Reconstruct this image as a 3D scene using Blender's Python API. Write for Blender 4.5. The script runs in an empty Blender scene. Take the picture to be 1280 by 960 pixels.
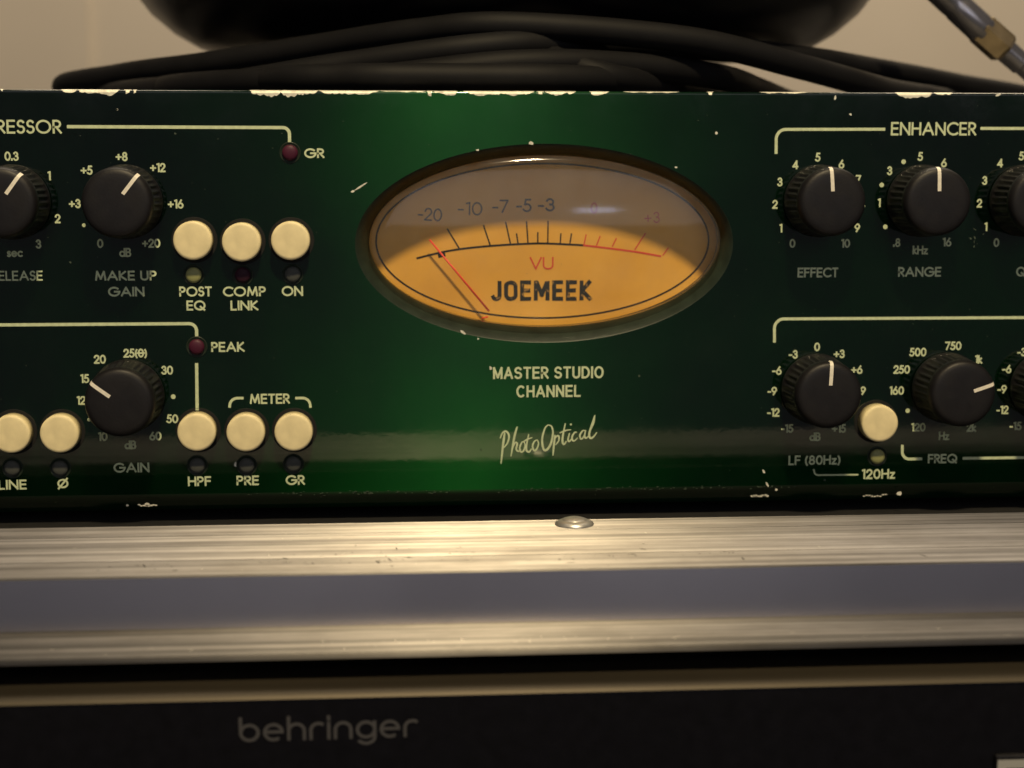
import bpy, bmesh, math, random
from mathutils import Vector, Matrix
random.seed(7)
MM = 0.001
scene = bpy.context.scene
COL = scene.collection

# ------------------------------------------------------------------ camera
cam_data = bpy.data.cameras.new('camera')
cam_data.sensor_width = 36.0
cam_data.lens = 2000.0 / 1280.0 * 36.0
cam_data.clip_start = 0.01
cam_data.clip_end = 20.0
cam_data.dof.use_dof = True
cam_data.dof.focus_distance = 0.318
cam_data.dof.aperture_fstop = 19.0
cam = bpy.data.objects.new('camera', cam_data)
cam.location = (-0.024543, -0.334208, 0.044118)
cam.rotation_euler = (math.radians(90 - 7.5), 0, math.radians(-4.2))
COL.objects.link(cam)
scene.camera = cam

# ------------------------------------------------------------------ room light
world = bpy.data.worlds.new('World')
scene.world = world
world.use_nodes = True
bg = world.node_tree.nodes['Background']
bg.inputs['Color'].default_value = (0.90, 0.86, 0.94, 1)
bg.inputs['Strength'].default_value = 0.07
scene.view_settings.view_transform = 'Standard'
scene.view_settings.look = 'None'
scene.view_settings.exposure = 0.0
scene.view_settings.gamma = 1.0

def aim(o, target):
    d = Vector(target) - Vector(o.location)
    o.rotation_euler = d.to_track_quat('-Z', 'Y').to_euler()

# warm ceiling lamp in front of and above the rack
l = bpy.data.lights.new('desk_lamp', 'SPOT')
l.energy = 31.5
l.color = (1.0, 0.79, 0.46)
l.shadow_soft_size = 0.030
l.spot_size = math.radians(80)
l.spot_blend = 0.6
lo = bpy.data.objects.new('desk_lamp', l)
lo.location = (0.035, -0.47, 0.74)
aim(lo, (0.0, 0.0, 0.0))
COL.objects.link(lo)
# added overhead area light that brightens the wall behind
l = bpy.data.lights.new('wall_fill_light', 'AREA')
l.shape = 'RECTANGLE'; l.size = 1.6; l.size_y = 0.5
l.energy = 40.0
l.color = (1.0, 0.83, 0.62)
lo = bpy.data.objects.new('wall_fill_light', l)
lo.location = (0.3, 0.75, 1.6)
aim(lo, (0.15, 1.4, 0.1))
COL.objects.link(lo)

# soft daylight from a window on the viewer's side of the room
l = bpy.data.lights.new('window_light', 'AREA')
l.shape = 'RECTANGLE'; l.size = 1.4; l.size_y = 0.82
l.energy = 2.7
l.color = (0.97, 0.93, 0.96)
lo = bpy.data.objects.new('window_light', l)
lo.location = (0.15, -1.5, 0.585)
aim(lo, (0.15, 0.0, 0.585))
COL.objects.link(lo)
# small bluish tube lamp across the room, mirrored in the meter glass
l = bpy.data.lights.new('tube_lamp', 'AREA')
l.shape = 'RECTANGLE'; l.size = 0.13; l.size_y = 0.045
l.energy = 0.12
l.color = (0.62, 0.72, 1.0)
lo = bpy.data.objects.new('tube_lamp', l)
lo.location = (0.287, -1.234, 0.305)
aim(lo, (0.02, 0.0, 0.035))
COL.objects.link(lo)

# ------------------------------------------------------------------ materials
def mat(name, color, rough=0.5, metal=0.0, coat=0.0, coat_rough=0.05, coat_ior=1.5, spec=0.5,
        noise=0.0, noise_scale=200.0, rough_noise=0.0, bump=0.0, bump_scale=600.0, stretch=(1, 1, 1), aniso=0.0):
    m = bpy.data.materials.new(name); m.use_nodes = True
    nt = m.node_tree; N = nt.nodes; L = nt.links
    b = N['Principled BSDF']
    b.inputs['Base Color'].default_value = (*color, 1)
    b.inputs['Roughness'].default_value = rough
    b.inputs['Metallic'].default_value = metal
    b.inputs['Coat Weight'].default_value = coat
    b.inputs['Coat Roughness'].default_value = coat_rough
    b.inputs['Coat IOR'].default_value = coat_ior
    b.inputs['Specular IOR Level'].default_value = spec
    tc = N.new('ShaderNodeTexCoord')
    mp = N.new('ShaderNodeMapping'); mp.inputs['Scale'].default_value = stretch
    L.new(tc.outputs['Object'], mp.inputs['Vector'])
    if noise > 0:
        t = N.new('ShaderNodeTexNoise'); t.inputs['Scale'].default_value = noise_scale
        t.inputs['Detail'].default_value = 5
        L.new(mp.outputs['Vector'], t.inputs['Vector'])
        r = N.new('ShaderNodeMapRange')
        r.inputs[1].default_value = 0.25; r.inputs[2].default_value = 0.75
        r.inputs[3].default_value = 1 - noise; r.inputs[4].default_value = 1 + noise
        L.new(t.outputs['Fac'], r.inputs[0])
        mx = N.new('ShaderNodeVectorMath'); mx.operation = 'SCALE'
        mx.inputs[0].default_value = color
        L.new(r.outputs[0], mx.inputs['Scale'])
        L.new(mx.outputs[0], b.inputs['Base Color'])
    if rough_noise > 0:
        t = N.new('ShaderNodeTexNoise'); t.inputs['Scale'].default_value = noise_scale * 0.7
        t.inputs['Detail'].default_value = 6
        L.new(mp.outputs['Vector'], t.inputs['Vector'])
        r = N.new('ShaderNodeMapRange')
        r.inputs[1].default_value = 0.3; r.inputs[2].default_value = 0.7
        r.inputs[3].default_value = max(0.02, rough - rough_noise); r.inputs[4].default_value = rough + rough_noise
        L.new(t.outputs['Fac'], r.inputs[0]); L.new(r.outputs[0], b.inputs['Roughness'])
    if bump > 0:
        t = N.new('ShaderNodeTexNoise'); t.inputs['Scale'].default_value = bump_scale
        t.inputs['Detail'].default_value = 4
        L.new(mp.outputs['Vector'], t.inputs['Vector'])
        bp = N.new('ShaderNodeBump'); bp.inputs['Strength'].default_value = bump
        bp.inputs['Distance'].default_value = 0.0002
        L.new(t.outputs['Fac'], bp.inputs['Height']); L.new(bp.outputs[0], b.inputs['Normal'])
    if aniso > 0:
        b.inputs['Anisotropic'].default_value = aniso
        tg = N.new('ShaderNodeTangent'); tg.direction_type = 'UV_MAP'
        L.new(tg.outputs[0], b.inputs['Tangent'])
    return m

M = {}
M['cream_print'] = mat('cream_print', (0.58, 0.66, 0.42), 0.6, noise=0.15, noise_scale=900)
M['cream_plastic'] = mat('cream_plastic', (0.84, 0.73, 0.44), 0.45, spec=0.3, noise=0.13, noise_scale=330, bump=0.10, bump_scale=900)
M['black_plastic'] = mat('black_plastic', (0.007, 0.0065, 0.008), 0.5, spec=0.35, noise=0.25, noise_scale=350, rough_noise=0.08, bump=0.12, bump_scale=1800)
M['white_line'] = mat('white_line', (0.80, 0.76, 0.66), 0.5, noise=0.1, noise_scale=900)
M['black_gap_shade'] = mat('black_gap_shade', (0.004, 0.004, 0.004), 0.8)
M['red_led'] = mat('red_led', (0.060, 0.008, 0.024), 0.5, spec=0.3)
M['olive_led'] = mat('olive_led', (0.30, 0.31, 0.13), 0.5, spec=0.3)
M['grey_led'] = mat('grey_led', (0.07, 0.075, 0.07), 0.6, spec=0.2)
M['purple_led'] = mat('purple_led', (0.030, 0.009, 0.018), 0.6, spec=0.2)
M['bare_metal'] = mat('bare_metal', (0.80, 0.78, 0.66), 0.55, metal=0.3, noise=0.2, noise_scale=500, bump=0.5, bump_scale=1500)
M['chip_grey'] = mat('chip_grey', (0.42, 0.42, 0.38), 0.5, noise=0.3, noise_scale=900)
M['meter_black'] = mat('meter_black', (0.008, 0.007, 0.005), 0.7, spec=0.2)
M['meter_red'] = mat('meter_red', (0.72, 0.07, 0.03), 0.5)
M['needle_red'] = mat('needle_red', (1.0, 0.075, 0.04), 0.4)
M['housing'] = mat('housing', (0.10, 0.085, 0.065), 0.6)
M['bezel'] = mat('bezel', (0.020, 0.029, 0.021), 0.4, spec=0.2, noise=0.3, noise_scale=300)
M['rubber'] = mat('rubber', (0.006, 0.006, 0.007), 0.62, spec=0.18, noise=0.25, noise_scale=120, bump=0.1, bump_scale=500)
M['bowl'] = mat('bowl', (0.006, 0.006, 0.008), 0.35, coat=0.3, coat_rough=0.2, noise=0.3, noise_scale=60)
M['gun_metal'] = mat('gun_metal', (0.34, 0.33, 0.35), 0.24, metal=0.9, noise=0.2, noise_scale=200)
M['brass'] = mat('brass', (0.62, 0.48, 0.28), 0.25, metal=0.9, noise=0.3, noise_scale=250)
M['case_black'] = mat('case_black', (0.012, 0.012, 0.013), 0.6, noise=0.3, noise_scale=300)
M['bronze'] = mat('bronze', (0.048, 0.040, 0.029), 0.5, metal=0.7, noise=0.25, noise_scale=300, stretch=(0.05, 1, 1))
M['black_paint'] = mat('black_paint', (0.004, 0.004, 0.006), 0.5, spec=0.15, noise=0.3, noise_scale=400, bump=0.15, bump_scale=2500)
M['logo_grey'] = mat('logo_grey', (0.06, 0.058, 0.06), 0.6)
M['light_grey'] = mat('light_grey', (0.36, 0.36, 0.34), 0.5)
M['wall'] = mat('wall', (0.58, 0.515, 0.405), 0.85, noise=0.08, noise_scale=3, bump=0.2, bump_scale=60)
M['wood'] = mat('wood', (0.10, 0.06, 0.035), 0.6, noise=0.3, noise_scale=6, stretch=(0.1, 1, 1))
M['rivet_metal'] = mat('rivet_metal', (0.72, 0.70, 0.66), 0.38, metal=0.8, noise=0.2, noise_scale=500)

def lacquer():
    """Green lacquer over horizontally brushed aluminium, with smudges and a clear glossy top."""
    m = mat('green_lacquer', (0.002, 0.060, 0.014), 0.42, metal=0.95, coat=1.0, coat_rough=0.045, coat_ior=1.65, aniso=1.0)
    nt = m.node_tree; N = nt.nodes; L = nt.links; b = N['Principled BSDF']
    b.inputs['Anisotropic Rotation'].default_value = ANISO_ROT
    tc = N.new('ShaderNodeTexCoord')
    # cloudy wear of the lacquer: blue-green to olive patches
    t = N.new('ShaderNodeTexNoise'); t.inputs['Scale'].default_value = 14; t.inputs['Detail'].default_value = 7
    L.new(tc.outputs['Object'], t.inputs['Vector'])
    cr = N.new('ShaderNodeValToRGB')
    cr.color_ramp.elements[0].position = 0.3; cr.color_ramp.elements[0].color = (0.0001, 0.0060, 0.0030, 1)
    cr.color_ramp.elements[1].position = 0.7; cr.color_ramp.elements[1].color = (0.0, 0.026, 0.0036, 1)
    L.new(t.outputs['Fac'], cr.inputs[0]); L.new(cr.outputs[0], b.inputs['Base Color'])
    # coat roughness: fingerprints
    t2 = N.new('ShaderNodeTexNoise'); t2.inputs['Scale'].default_value = 60; t2.inputs['Detail'].default_value = 8
    t2.inputs['Roughness'].default_value = 0.7
    L.new(tc.outputs['Object'], t2.inputs['Vector'])
    r = N.new('ShaderNodeMapRange'); r.inputs[1].default_value = 0.35; r.inputs[2].default_value = 0.75
    r.inputs[3].default_value = 0.03; r.inputs[4].default_value = 0.13
    L.new(t2.outputs['Fac'], r.inputs[0]); L.new(r.outputs[0], b.inputs['Coat Roughness'])
    # orange peel of the lacquer
    t3 = N.new('ShaderNodeTexNoise'); t3.inputs['Scale'].default_value = 700; t3.inputs['Detail'].default_value = 2
    L.new(tc.outputs['Object'], t3.inputs['Vector'])
    bp = N.new('ShaderNodeBump'); bp.inputs['Strength'].default_value = 0.25; bp.inputs['Distance'].default_value = 0.00003
    L.new(t3.outputs['Fac'], bp.inputs['Height']); L.new(bp.outputs[0], b.inputs['Coat Normal'])
    # dust film
    t4 = N.new('ShaderNodeTexNoise'); t4.inputs['Scale'].default_value = 38; t4.inputs['Detail'].default_value = 9
    t4.inputs['Roughness'].default_value = 0.75
    L.new(tc.outputs['Object'], t4.inputs['Vector'])
    r4 = N.new('ShaderNodeMapRange'); r4.inputs[1].default_value = 0.5; r4.inputs[2].default_value = 0.85
    r4.inputs[3].default_value = 0.0; r4.inputs[4].default_value = 0.008
    L.new(t4.outputs['Fac'], r4.inputs[0])
    df = N.new('ShaderNodeBsdfDiffuse'); df.inputs['Color'].default_value = (0.35, 0.42, 0.38, 1)
    mx = N.new('ShaderNodeMixShader')
    L.new(r4.outputs[0], mx.inputs[0]); L.new(b.outputs[0], mx.inputs[1]); L.new(df.outputs[0], mx.inputs[2])
    L.new(mx.outputs[0], N['Material Output'].inputs['Surface'])
    return m
ANISO_ROT = 0.25
M['green'] = lacquer()

def brushed(name, k):
    m = mat(name, (0.66, 0.63, 0.58), 0.6, metal=0.85, aniso=1.0)
    nt = m.node_tree; N = nt.nodes; L = nt.links; b = N['Principled BSDF']
    b.inputs['Anisotropic Rotation'].default_value = ANISO_ROT
    tc = N.new('ShaderNodeTexCoord')
    mp = N.new('ShaderNodeMapping'); mp.inputs['Scale'].default_value = (0.012, 1, 1)
    L.new(tc.outputs['Object'], mp.inputs['Vector'])
    t = N.new('ShaderNodeTexNoise'); t.inputs['Scale'].default_value = 900; t.inputs['Detail'].default_value = 6
    L.new(mp.outputs['Vector'], t.inputs['Vector'])
    bp = N.new('ShaderNodeBump'); bp.inputs['Strength'].default_value = 0.8; bp.inputs['Distance'].default_value = 0.00008
    L.new(t.outputs['Fac'], bp.inputs['Height'])
    # pits and blotches
    t2 = N.new('ShaderNodeTexNoise'); t2.inputs['Scale'].default_value = 70; t2.inputs['Detail'].default_value = 8
    t2.inputs['Roughness'].default_value = 0.7
    mp2 = N.new('ShaderNodeMapping'); mp2.inputs['Scale'].default_value = (0.35, 1, 1)
    L.new(tc.outputs['Object'], mp2.inputs['Vector']); L.new(mp2.outputs['Vector'], t2.inputs['Vector'])
    cr = N.new('ShaderNodeValToRGB')
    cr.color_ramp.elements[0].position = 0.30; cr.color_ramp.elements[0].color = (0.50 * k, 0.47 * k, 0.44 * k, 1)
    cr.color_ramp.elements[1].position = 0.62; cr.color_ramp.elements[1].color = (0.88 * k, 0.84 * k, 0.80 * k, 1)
    L.new(t2.outputs['Fac'], cr.inputs[0])
    t5 = N.new('ShaderNodeTexNoise'); t5.inputs['Scale'].default_value = 500; t5.inputs['Detail'].default_value = 3
    L.new(mp.outputs['Vector'], t5.inputs['Vector'])
    r5 = N.new('ShaderNodeMapRange'); r5.inputs[1].default_value = 0.3; r5.inputs[2].default_value = 0.7
    r5.inputs[3].default_value = 0.5; r5.inputs[4].default_value = 1.3
    L.new(t5.outputs['Fac'], r5.inputs[0])
    vm = N.new('ShaderNodeVectorMath'); vm.operation = 'SCALE'
    L.new(cr.outputs[0], vm.inputs[0]); L.new(r5.outputs[0], vm.inputs['Scale'])
    L.new(vm.outputs[0], b.inputs['Base Color'])
    L.new(bp.outputs[0], b.inputs['Normal'])
    r = N.new('ShaderNodeMapRange'); r.inputs[1].default_value = 0.3; r.inputs[2].default_value = 0.7
    r.inputs[3].default_value = 0.66; r.inputs[4].default_value = 0.56
    L.new(t2.outputs['Fac'], r.inputs[0]); L.new(r.outputs[0], b.inputs['Roughness'])
    return m
M['aluminium'] = brushed('brushed_aluminium', 0.46)
M['aluminium_darker'] = brushed('darker_aluminium', 0.22)  # same aluminium with a darker base tone, for the lower flange
M['aluminium_polished'] = mat('polished_aluminium', (0.66, 0.63, 0.65), 0.2, metal=1.0, noise=0.28, noise_scale=26, rough_noise=0.04, bump=0.08, bump_scale=500, stretch=(0.3, 0.3, 0.3))

def dial_paper():
    m = mat('dial_card', (0.78, 0.42, 0.11), 0.7)
    nt = m.node_tree; N = nt.nodes; L = nt.links; b = N['Principled BSDF']
    tc = N.new('ShaderNodeTexCoord')
    t = N.new('ShaderNodeTexNoise'); t.inputs['Scale'].default_value = 55; t.inputs['Detail'].default_value = 6
    L.new(tc.outputs['Object'], t.inputs['Vector'])
    cr = N.new('ShaderNodeValToRGB')
    cr.color_ramp.elements[0].position = 0.3; cr.color_ramp.elements[0].color = (0.78, 0.40, 0.05, 1)
    cr.color_ramp.elements[1].position = 0.65; cr.color_ramp.elements[1].color = (0.92, 0.50, 0.075, 1)
    L.new(t.outputs['Fac'], cr.inputs[0]); L.new(cr.outputs[0], b.inputs['Base Color'])
    return m
M['dial'] = dial_paper()

def clear_lens():
    """Clear acrylic with a faint film of dust: Fresnel reflection over straight-through transparency."""
    m = bpy.data.materials.new('clear_lens'); m.use_nodes = True
    nt = m.node_tree; N = nt.nodes; L = nt.links; N.remove(N['Principled BSDF'])
    tr = N.new('ShaderNodeBsdfTransparent'); tr.inputs[0].default_value = (0.97, 0.96, 0.94, 1)
    gl = N.new('ShaderNodeBsdfGlossy'); gl.inputs['Roughness'].default_value = 0.09
    fr = N.new('ShaderNodeFresnel')
    ge = N.new('ShaderNodeNewGeometry'); io = N.new('ShaderNodeMapRange')     # a thin sheet reflects alike from both sides
    io.inputs[3].default_value = 1.6; io.inputs[4].default_value = 1 / 1.6
    L.new(ge.outputs['Backfacing'], io.inputs[0]); L.new(io.outputs[0], fr.inputs[0])
    mx = N.new('ShaderNodeMixShader')
    L.new(fr.outputs[0], mx.inputs[0]); L.new(tr.outputs[0], mx.inputs[1]); L.new(gl.outputs[0], mx.inputs[2])
    df = N.new('ShaderNodeBsdfDiffuse'); df.inputs['Color'].default_value = (0.60, 0.64, 0.72, 1)
    tc = N.new('ShaderNodeTexCoord')
    t = N.new('ShaderNodeTexNoise'); t.inputs['Scale'].default_value = 120; t.inputs['Detail'].default_value = 9
    t.inputs['Roughness'].default_value = 0.7
    L.new(tc.outputs['Object'], t.inputs['Vector'])
    r = N.new('ShaderNodeMapRange'); r.inputs[1].default_value = 0.3; r.inputs[2].default_value = 0.8
    r.inputs[3].default_value = 0.012; r.inputs[4].default_value = 0.075
    L.new(t.outputs['Fac'], r.inputs[0])
    m2 = N.new('ShaderNodeMixShader')
    L.new(r.outputs[0], m2.inputs[0]); L.new(mx.outputs[0], m2.inputs[1]); L.new(df.outputs[0], m2.inputs[2])
    L.new(m2.outputs[0], N['Material Output'].inputs['Surface'])
    return m
M['lens'] = clear_lens()

# ------------------------------------------------------------------ helpers (all lengths in mm, x right, y into the picture, z up)
def link(name, me, m, parent=None, smooth=False, loc=(0, 0, 0)):
    o = bpy.data.objects.new(name, me)
    if m is not None:
        me.materials.append(M[m] if isinstance(m, str) else m)
    if smooth:
        for p in me.polygons: p.use_smooth = True
    o.location = Vector(loc) * MM
    COL.objects.link(o)
    if parent is not None: o.parent = parent
    return o

def mesh(name, vs, fs, m, parent=None, smooth=False, loc=(0, 0, 0)):
    me = bpy.data.meshes.new(name)
    me.from_pydata([Vector(v) * MM for v in vs], [], fs)
    me.update()
    return link(name, me, m, parent, smooth, loc)

def smooth_by_angle(o, deg=35):
    me = o.data
    for p in me.polygons: p.use_smooth = True
    bm = bmesh.new(); bm.from_mesh(me)
    for e in bm.edges:
        if len(e.link_faces) == 2 and e.calc_face_angle(0) > math.radians(deg): e.smooth = False
    bm.to_mesh(me); bm.free()

def thing(name, label, cat, loc=(0, 0, 0), group=None):
    o = bpy.data.objects.new(name, None); COL.objects.link(o)
    o.empty_display_size = 0.01
    o.location = Vector(loc) * MM
    tag(o, label, cat, group)
    return o

def tag(o, label, cat, group=None):
    o['label'] = label; o['category'] = cat
    if group: o['group'] = group

def lathe(prof, n=64, axis='y', flute=None):
    """prof: (radius, height) pairs. axis y: height goes towards the viewer (-y)."""
    vs, fs = [], []
    for k, (r, h) in enumerate(prof):
        for i in range(n):
            a = 2 * math.pi * i / n
            rr = r
            if flute and k in flute[0]: rr = r - flute[1] * (0.5 + 0.5 * math.cos(flute[2] * a)) ** 0.6
            if axis == 'y': vs.append((rr * math.cos(a), -h, rr * math.sin(a)))
            else: vs.append((rr * math.cos(a), rr * math.sin(a), h))
    for k in range(len(prof) - 1):
        for i in range(n):
            j = (i + 1) % n
            q = (k * n + i, k * n + j, (k + 1) * n + j, (k + 1) * n + i)
            fs.append(q if axis == 'y' else q)
    fs.append(tuple(range(n))[::-1])
    fs.append(tuple((len(prof) - 1) * n + i for i in range(n)))
    return vs, fs

def fix_normals(o):
    bm = bmesh.new(); bm.from_mesh(o.data)
    bmesh.ops.recalc_face_normals(bm, faces=bm.faces[:])
    bm.to_mesh(o.data); bm.free()

def box(name, x0, x1, y0, y1, z0, z1, m, parent=None, bevel=0.0):
    bm = bmesh.new()
    bmesh.ops.create_cube(bm, size=1)
    for v in bm.verts:
        v.co = Vector(((x0 + x1) / 2 + v.co.x * (x1 - x0), (y0 + y1) / 2 + v.co.y * (y1 - y0), (z0 + z1) / 2 + v.co.z * (z1 - z0))) * MM
    if bevel:
        bmesh.ops.bevel(bm, geom=bm.edges[:], offset=bevel * MM, segments=2, profile=0.5, affect='EDGES')
    me = bpy.data.meshes.new(name); bm.to_mesh(me); bm.free()
    return link(name, me, m, parent)

def catmull(pts, n=12, closed=False):
    P = [Vector(p) for p in pts]; out = []
    N_ = len(P)
    rng = range(N_) if closed else range(N_ - 1)
    for i in rng:
        if closed: a, b, c, d = P[(i - 1) % N_], P[i], P[(i + 1) % N_], P[(i + 2) % N_]
        else: a, b, c, d = P[max(i - 1, 0)], P[i], P[i + 1], P[min(i + 2, N_ - 1)]
        for k in range(n):
            t = k / n
            out.append(0.5 * ((2 * b) + (c - a) * t + (2 * a - 5 * b + 4 * c - d) * t * t + (3 * b - a - 3 * c + d) * t ** 3))
    if not closed: out.append(P[-1])
    return out

def tube(pts, r, n=14, closed=False, cap=True):
    vs, fs = [], []
    P = [Vector(p) for p in pts]; m_ = len(P)
    ref = Vector((0, 0, 1))
    for i, p in enumerate(P):
        if closed: t = (P[(i + 1) % m_] - P[i - 1]).normalized()
        else: t = (P[min(i + 1, m_ - 1)] - P[max(i - 1, 0)]).normalized()
        u = t.cross(ref)
        if u.length < 1e-4: u = t.cross(Vector((0, 1, 0)))
        u.normalize(); v = u.cross(t)
        rr = r[i] if isinstance(r, (list, tuple)) else r
        for k in range(n):
            a = 2 * math.pi * k / n
            vs.append(p + (u * math.cos(a) + v * math.sin(a)) * rr)
    for i in range(m_ if closed else m_ - 1):
        j = (i + 1) % m_
        for k in range(n):
            l_ = (k + 1) % n
            fs.append((i * n + k, i * n + l_, j * n + l_, j * n + k))
    if not closed and cap:
        fs.append(tuple(range(n))[::-1]); fs.append(tuple((m_ - 1) * n + k for k in range(n)))
    return vs, fs

# ------------------------------------------------------------------ stroke lettering (thin printed sheets)
def A(cx, cy, rx, ry, a0, a1, n=14):
    return [(cx + rx * math.cos(math.radians(a0 + (a1 - a0) * i / n)), cy + ry * math.sin(math.radians(a0 + (a1 - a0) * i / n))) for i in range(n + 1)]
O_ = 0.5
G = {
 'A': (0.84, [[(0, 0), (0.42, 1), (0.84, 0)], [(0.16, 0.33), (0.68, 0.33)]]),
 'B': (0.52, [[(0, 0), (0, 1), (0.24, 1)] + A(0.24, 0.765, 0.24, 0.235, 90, -90) + [(0, 0.53)], [(0.0, 0.53), (0.26, 0.53)] + A(0.26, 0.265, 0.26, 0.265, 90, -90) + [(0, 0)]]),
 'C': (0.80, [A(0.5, 0.5, 0.5, 0.5, 48, 312, 26)]),
 'D': (0.70, [[(0, 0), (0, 1), (0.22, 1)] + A(0.22, 0.5, 0.48, 0.5, 90, -90, 20) + [(0, 0)]]),
 'E': (0.50, [[(0.5, 1), (0, 1), (0, 0), (0.5, 0)], [(0, 0.52), (0.46, 0.52)]]),
 'F': (0.48, [[(0.48, 1), (0, 1), (0, 0)], [(0, 0.52), (0.44, 0.52)]]),
 'G': (0.96, [A(0.5, 0.5, 0.5, 0.5, 45, 360, 28) + [(0.55, 0.5)]]),
 'H': (0.66, [[(0, 0), (0, 1)], [(0.66, 0), (0.66, 1)], [(0, 0.52), (0.66, 0.52)]]),
 'I': (0.0, [[(0, 0), (0, 1)]]),
 'J': (0.36, [[(0.36, 1), (0.36, 0.22)] + A(0.18, 0.22, 0.18, 0.22, 0, -180, 10)]),
 'K': (0.60, [[(0, 0), (0, 1)], [(0.54, 1), (0.03, 0.5), (0.60, 0)]]),
 'L': (0.44, [[(0, 1), (0, 0), (0.44, 0)]]),
 'M': (0.90, [[(0, 0), (0.13, 1), (0.45, 0.12), (0.77, 1), (0.90, 0)]]),
 'N': (0.72, [[(0, 0), (0, 1), (0.72, 0), (0.72, 1)]]),
 'O': (1.0, [A(0.5, 0.5, 0.5, 0.5, 0, 360, 32)]),
 'P': (0.50, [[(0, 0), (0, 1), (0.24, 1)] + A(0.24, 0.735, 0.26, 0.265, 90, -90) + [(0, 0.47)]]),
 'Q': (1.0, [A(0.5, 0.5, 0.5, 0.5, 0, 360, 32), [(0.58, 0.36), (0.98, -0.04)]]),
 'R': (0.52, [[(0, 0), (0, 1), (0.24, 1)] + A(0.24, 0.735, 0.26, 0.265, 90, -90) + [(0, 0.47)], [(0.20, 0.47), (0.54, 0)]]),
 'S': (0.46, [A(0.24, 0.755, 0.22, 0.245, 30, 250, 14) + A(0.22, 0.27, 0.25, 0.27, 65, -150, 16)]),
 'T': (0.56, [[(0, 1), (0.56, 1)], [(0.28, 1), (0.28, 0)]]),
 'U': (0.62, [[(0, 1), (0, 0.31)] + A(0.31, 0.31, 0.31, 0.31, 180, 360, 16) + [(0.62, 1)]]),
 'V': (0.72, [[(0, 1), (0.36, 0), (0.72, 1)]]),
 '0': (0.60, [A(0.30, 0.5, 0.30, 0.5, 0, 360, 28)]),
 '1': (0.22, [[(0.02, 0.93), (0.22, 1), (0.22, 0)]]),
 '2': (0.54, [A(0.27, 0.72, 0.26, 0.28, 175, -35, 14) + [(0.0, 0.0), (0.54, 0)]]),
 '3': (0.52, [A(0.25, 0.745, 0.22, 0.255, 160, -80, 14), A(0.25, 0.27, 0.26, 0.27, 90, -160, 16)]),
 '4': (0.60, [[(0.46, 0), (0.46, 1), (0, 0.25), (0.62, 0.25)]]),
 '5': (0.52, [[(0.48, 1), (0.15, 1), (0.08, 0.57)] + A(0.22, 0.31, 0.29, 0.31, 110, -150, 16)]),
 '6': (0.58, [A(0.29, 0.30, 0.29, 0.30, 0, 360, 20), [(0.40, 1), (0.04, 0.44)]]),
 '7': (0.54, [[(0, 1), (0.54, 1), (0.14, 0)]]),
 '8': (0.54, [A(0.27, 0.76, 0.21, 0.24, 0, 360, 20), A(0.27, 0.26, 0.26, 0.26, 0, 360, 20)]),
 '9': (0.58, [A(0.29, 0.70, 0.29, 0.30, 0, 360, 20), [(0.18, 0), (0.54, 0.56)]]),
 '+': (0.60, [[(0, 0.45), (0.60, 0.45)], [(0.30, 0.15), (0.30, 0.75)]]),
 '-': (0.32, [[(0, 0.40), (0.32, 0.40)]]),
 '.': (0.03, [[(0.0, 0.0), (0.0, 0.14)]]),
 '(': (0.16, [A(0.5, 0.42, 0.5, 0.75, 135, 225, 10)]),
 ')': (0.16, [A(-0.34, 0.42, 0.5, 0.75, 45, -45, 10)]),
 't': (0.60, [A(0.30, 0.5, 0.30, 0.5, 0, 360, 28), [(-0.16, 0.5), (0.76, 0.5)]]),      # the struck zero of the gain scale
 'o/': (0.9, [A(0.5, 0.5, 0.42, 0.42, 0, 360, 28), [(0.1, -0.05), (0.9, 1.05)]]),
 'k': (0.40, [[(0, 0), (0, 1)], [(0.36, 0.64), (0.03, 0.34), (0.42, 0)]]),
 'z': (0.40, [[(0, 0.62), (0.38, 0.62), (0, 0), (0.42, 0)]]),
 'd': (0.60, [A(0.30, 0.31, 0.30, 0.31, 0, 360, 20), [(0.60, 1), (0.60, 0)]]),
 's': (0.32, [A(0.17, 0.47, 0.15, 0.155, 30, 250, 10) + A(0.15, 0.16, 0.17, 0.16, 65, -150, 12)]),
 'e': (0.58, [[(0.02, 0.33), (0.58, 0.33)], A(0.30, 0.31, 0.29, 0.31, 5, 320, 20)]),
 'c': (0.48, [A(0.30, 0.31, 0.30, 0.31, 50, 310, 18)]),
 "'": (0.05, [[(0, 0.75), (0.05, 1)]]),
}
# rounded wide lower-case set for the lower unit's logo: x-height 1, ascender 1.55
LOGO = {
 'b': (0.95, [[(0, 1.45), (0, 0.5)], A(0.475, 0.5, 0.475, 0.5, 0, 360, 24)]),
 'e': (0.95, [[(0.0, 0.52), (0.95, 0.52)] + A(0.475, 0.5, 0.475, 0.5, 3, 300, 26)]),
 'h': (0.85, [[(0, 0), (0, 1.45)], [(0, 0.5)] + A(0.425, 0.55, 0.425, 0.45, 180, 0, 16) + [(0.85, 0)]]),
 'r': (0.62, [[(0, 0), (0, 0.5)] + A(0.42, 0.55, 0.42, 0.45, 180, 60, 14)]),
 'i': (0.0, [[(0, 0), (0, 1)], [(0, 1.25), (0, 1.42)]]),
 'n': (0.85, [[(0, 0), (0, 0.55)] + A(0.425, 0.55, 0.425, 0.45, 180, 0, 16) + [(0.85, 0)]]),
 'g': (0.95, [A(0.475, 0.5, 0.475, 0.5, 0, 360, 24), [(0.95, 1.0), (0.95, 0.0)] + A(0.475, 0.0, 0.475, 0.42, 0, -140, 16)]),
}

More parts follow.
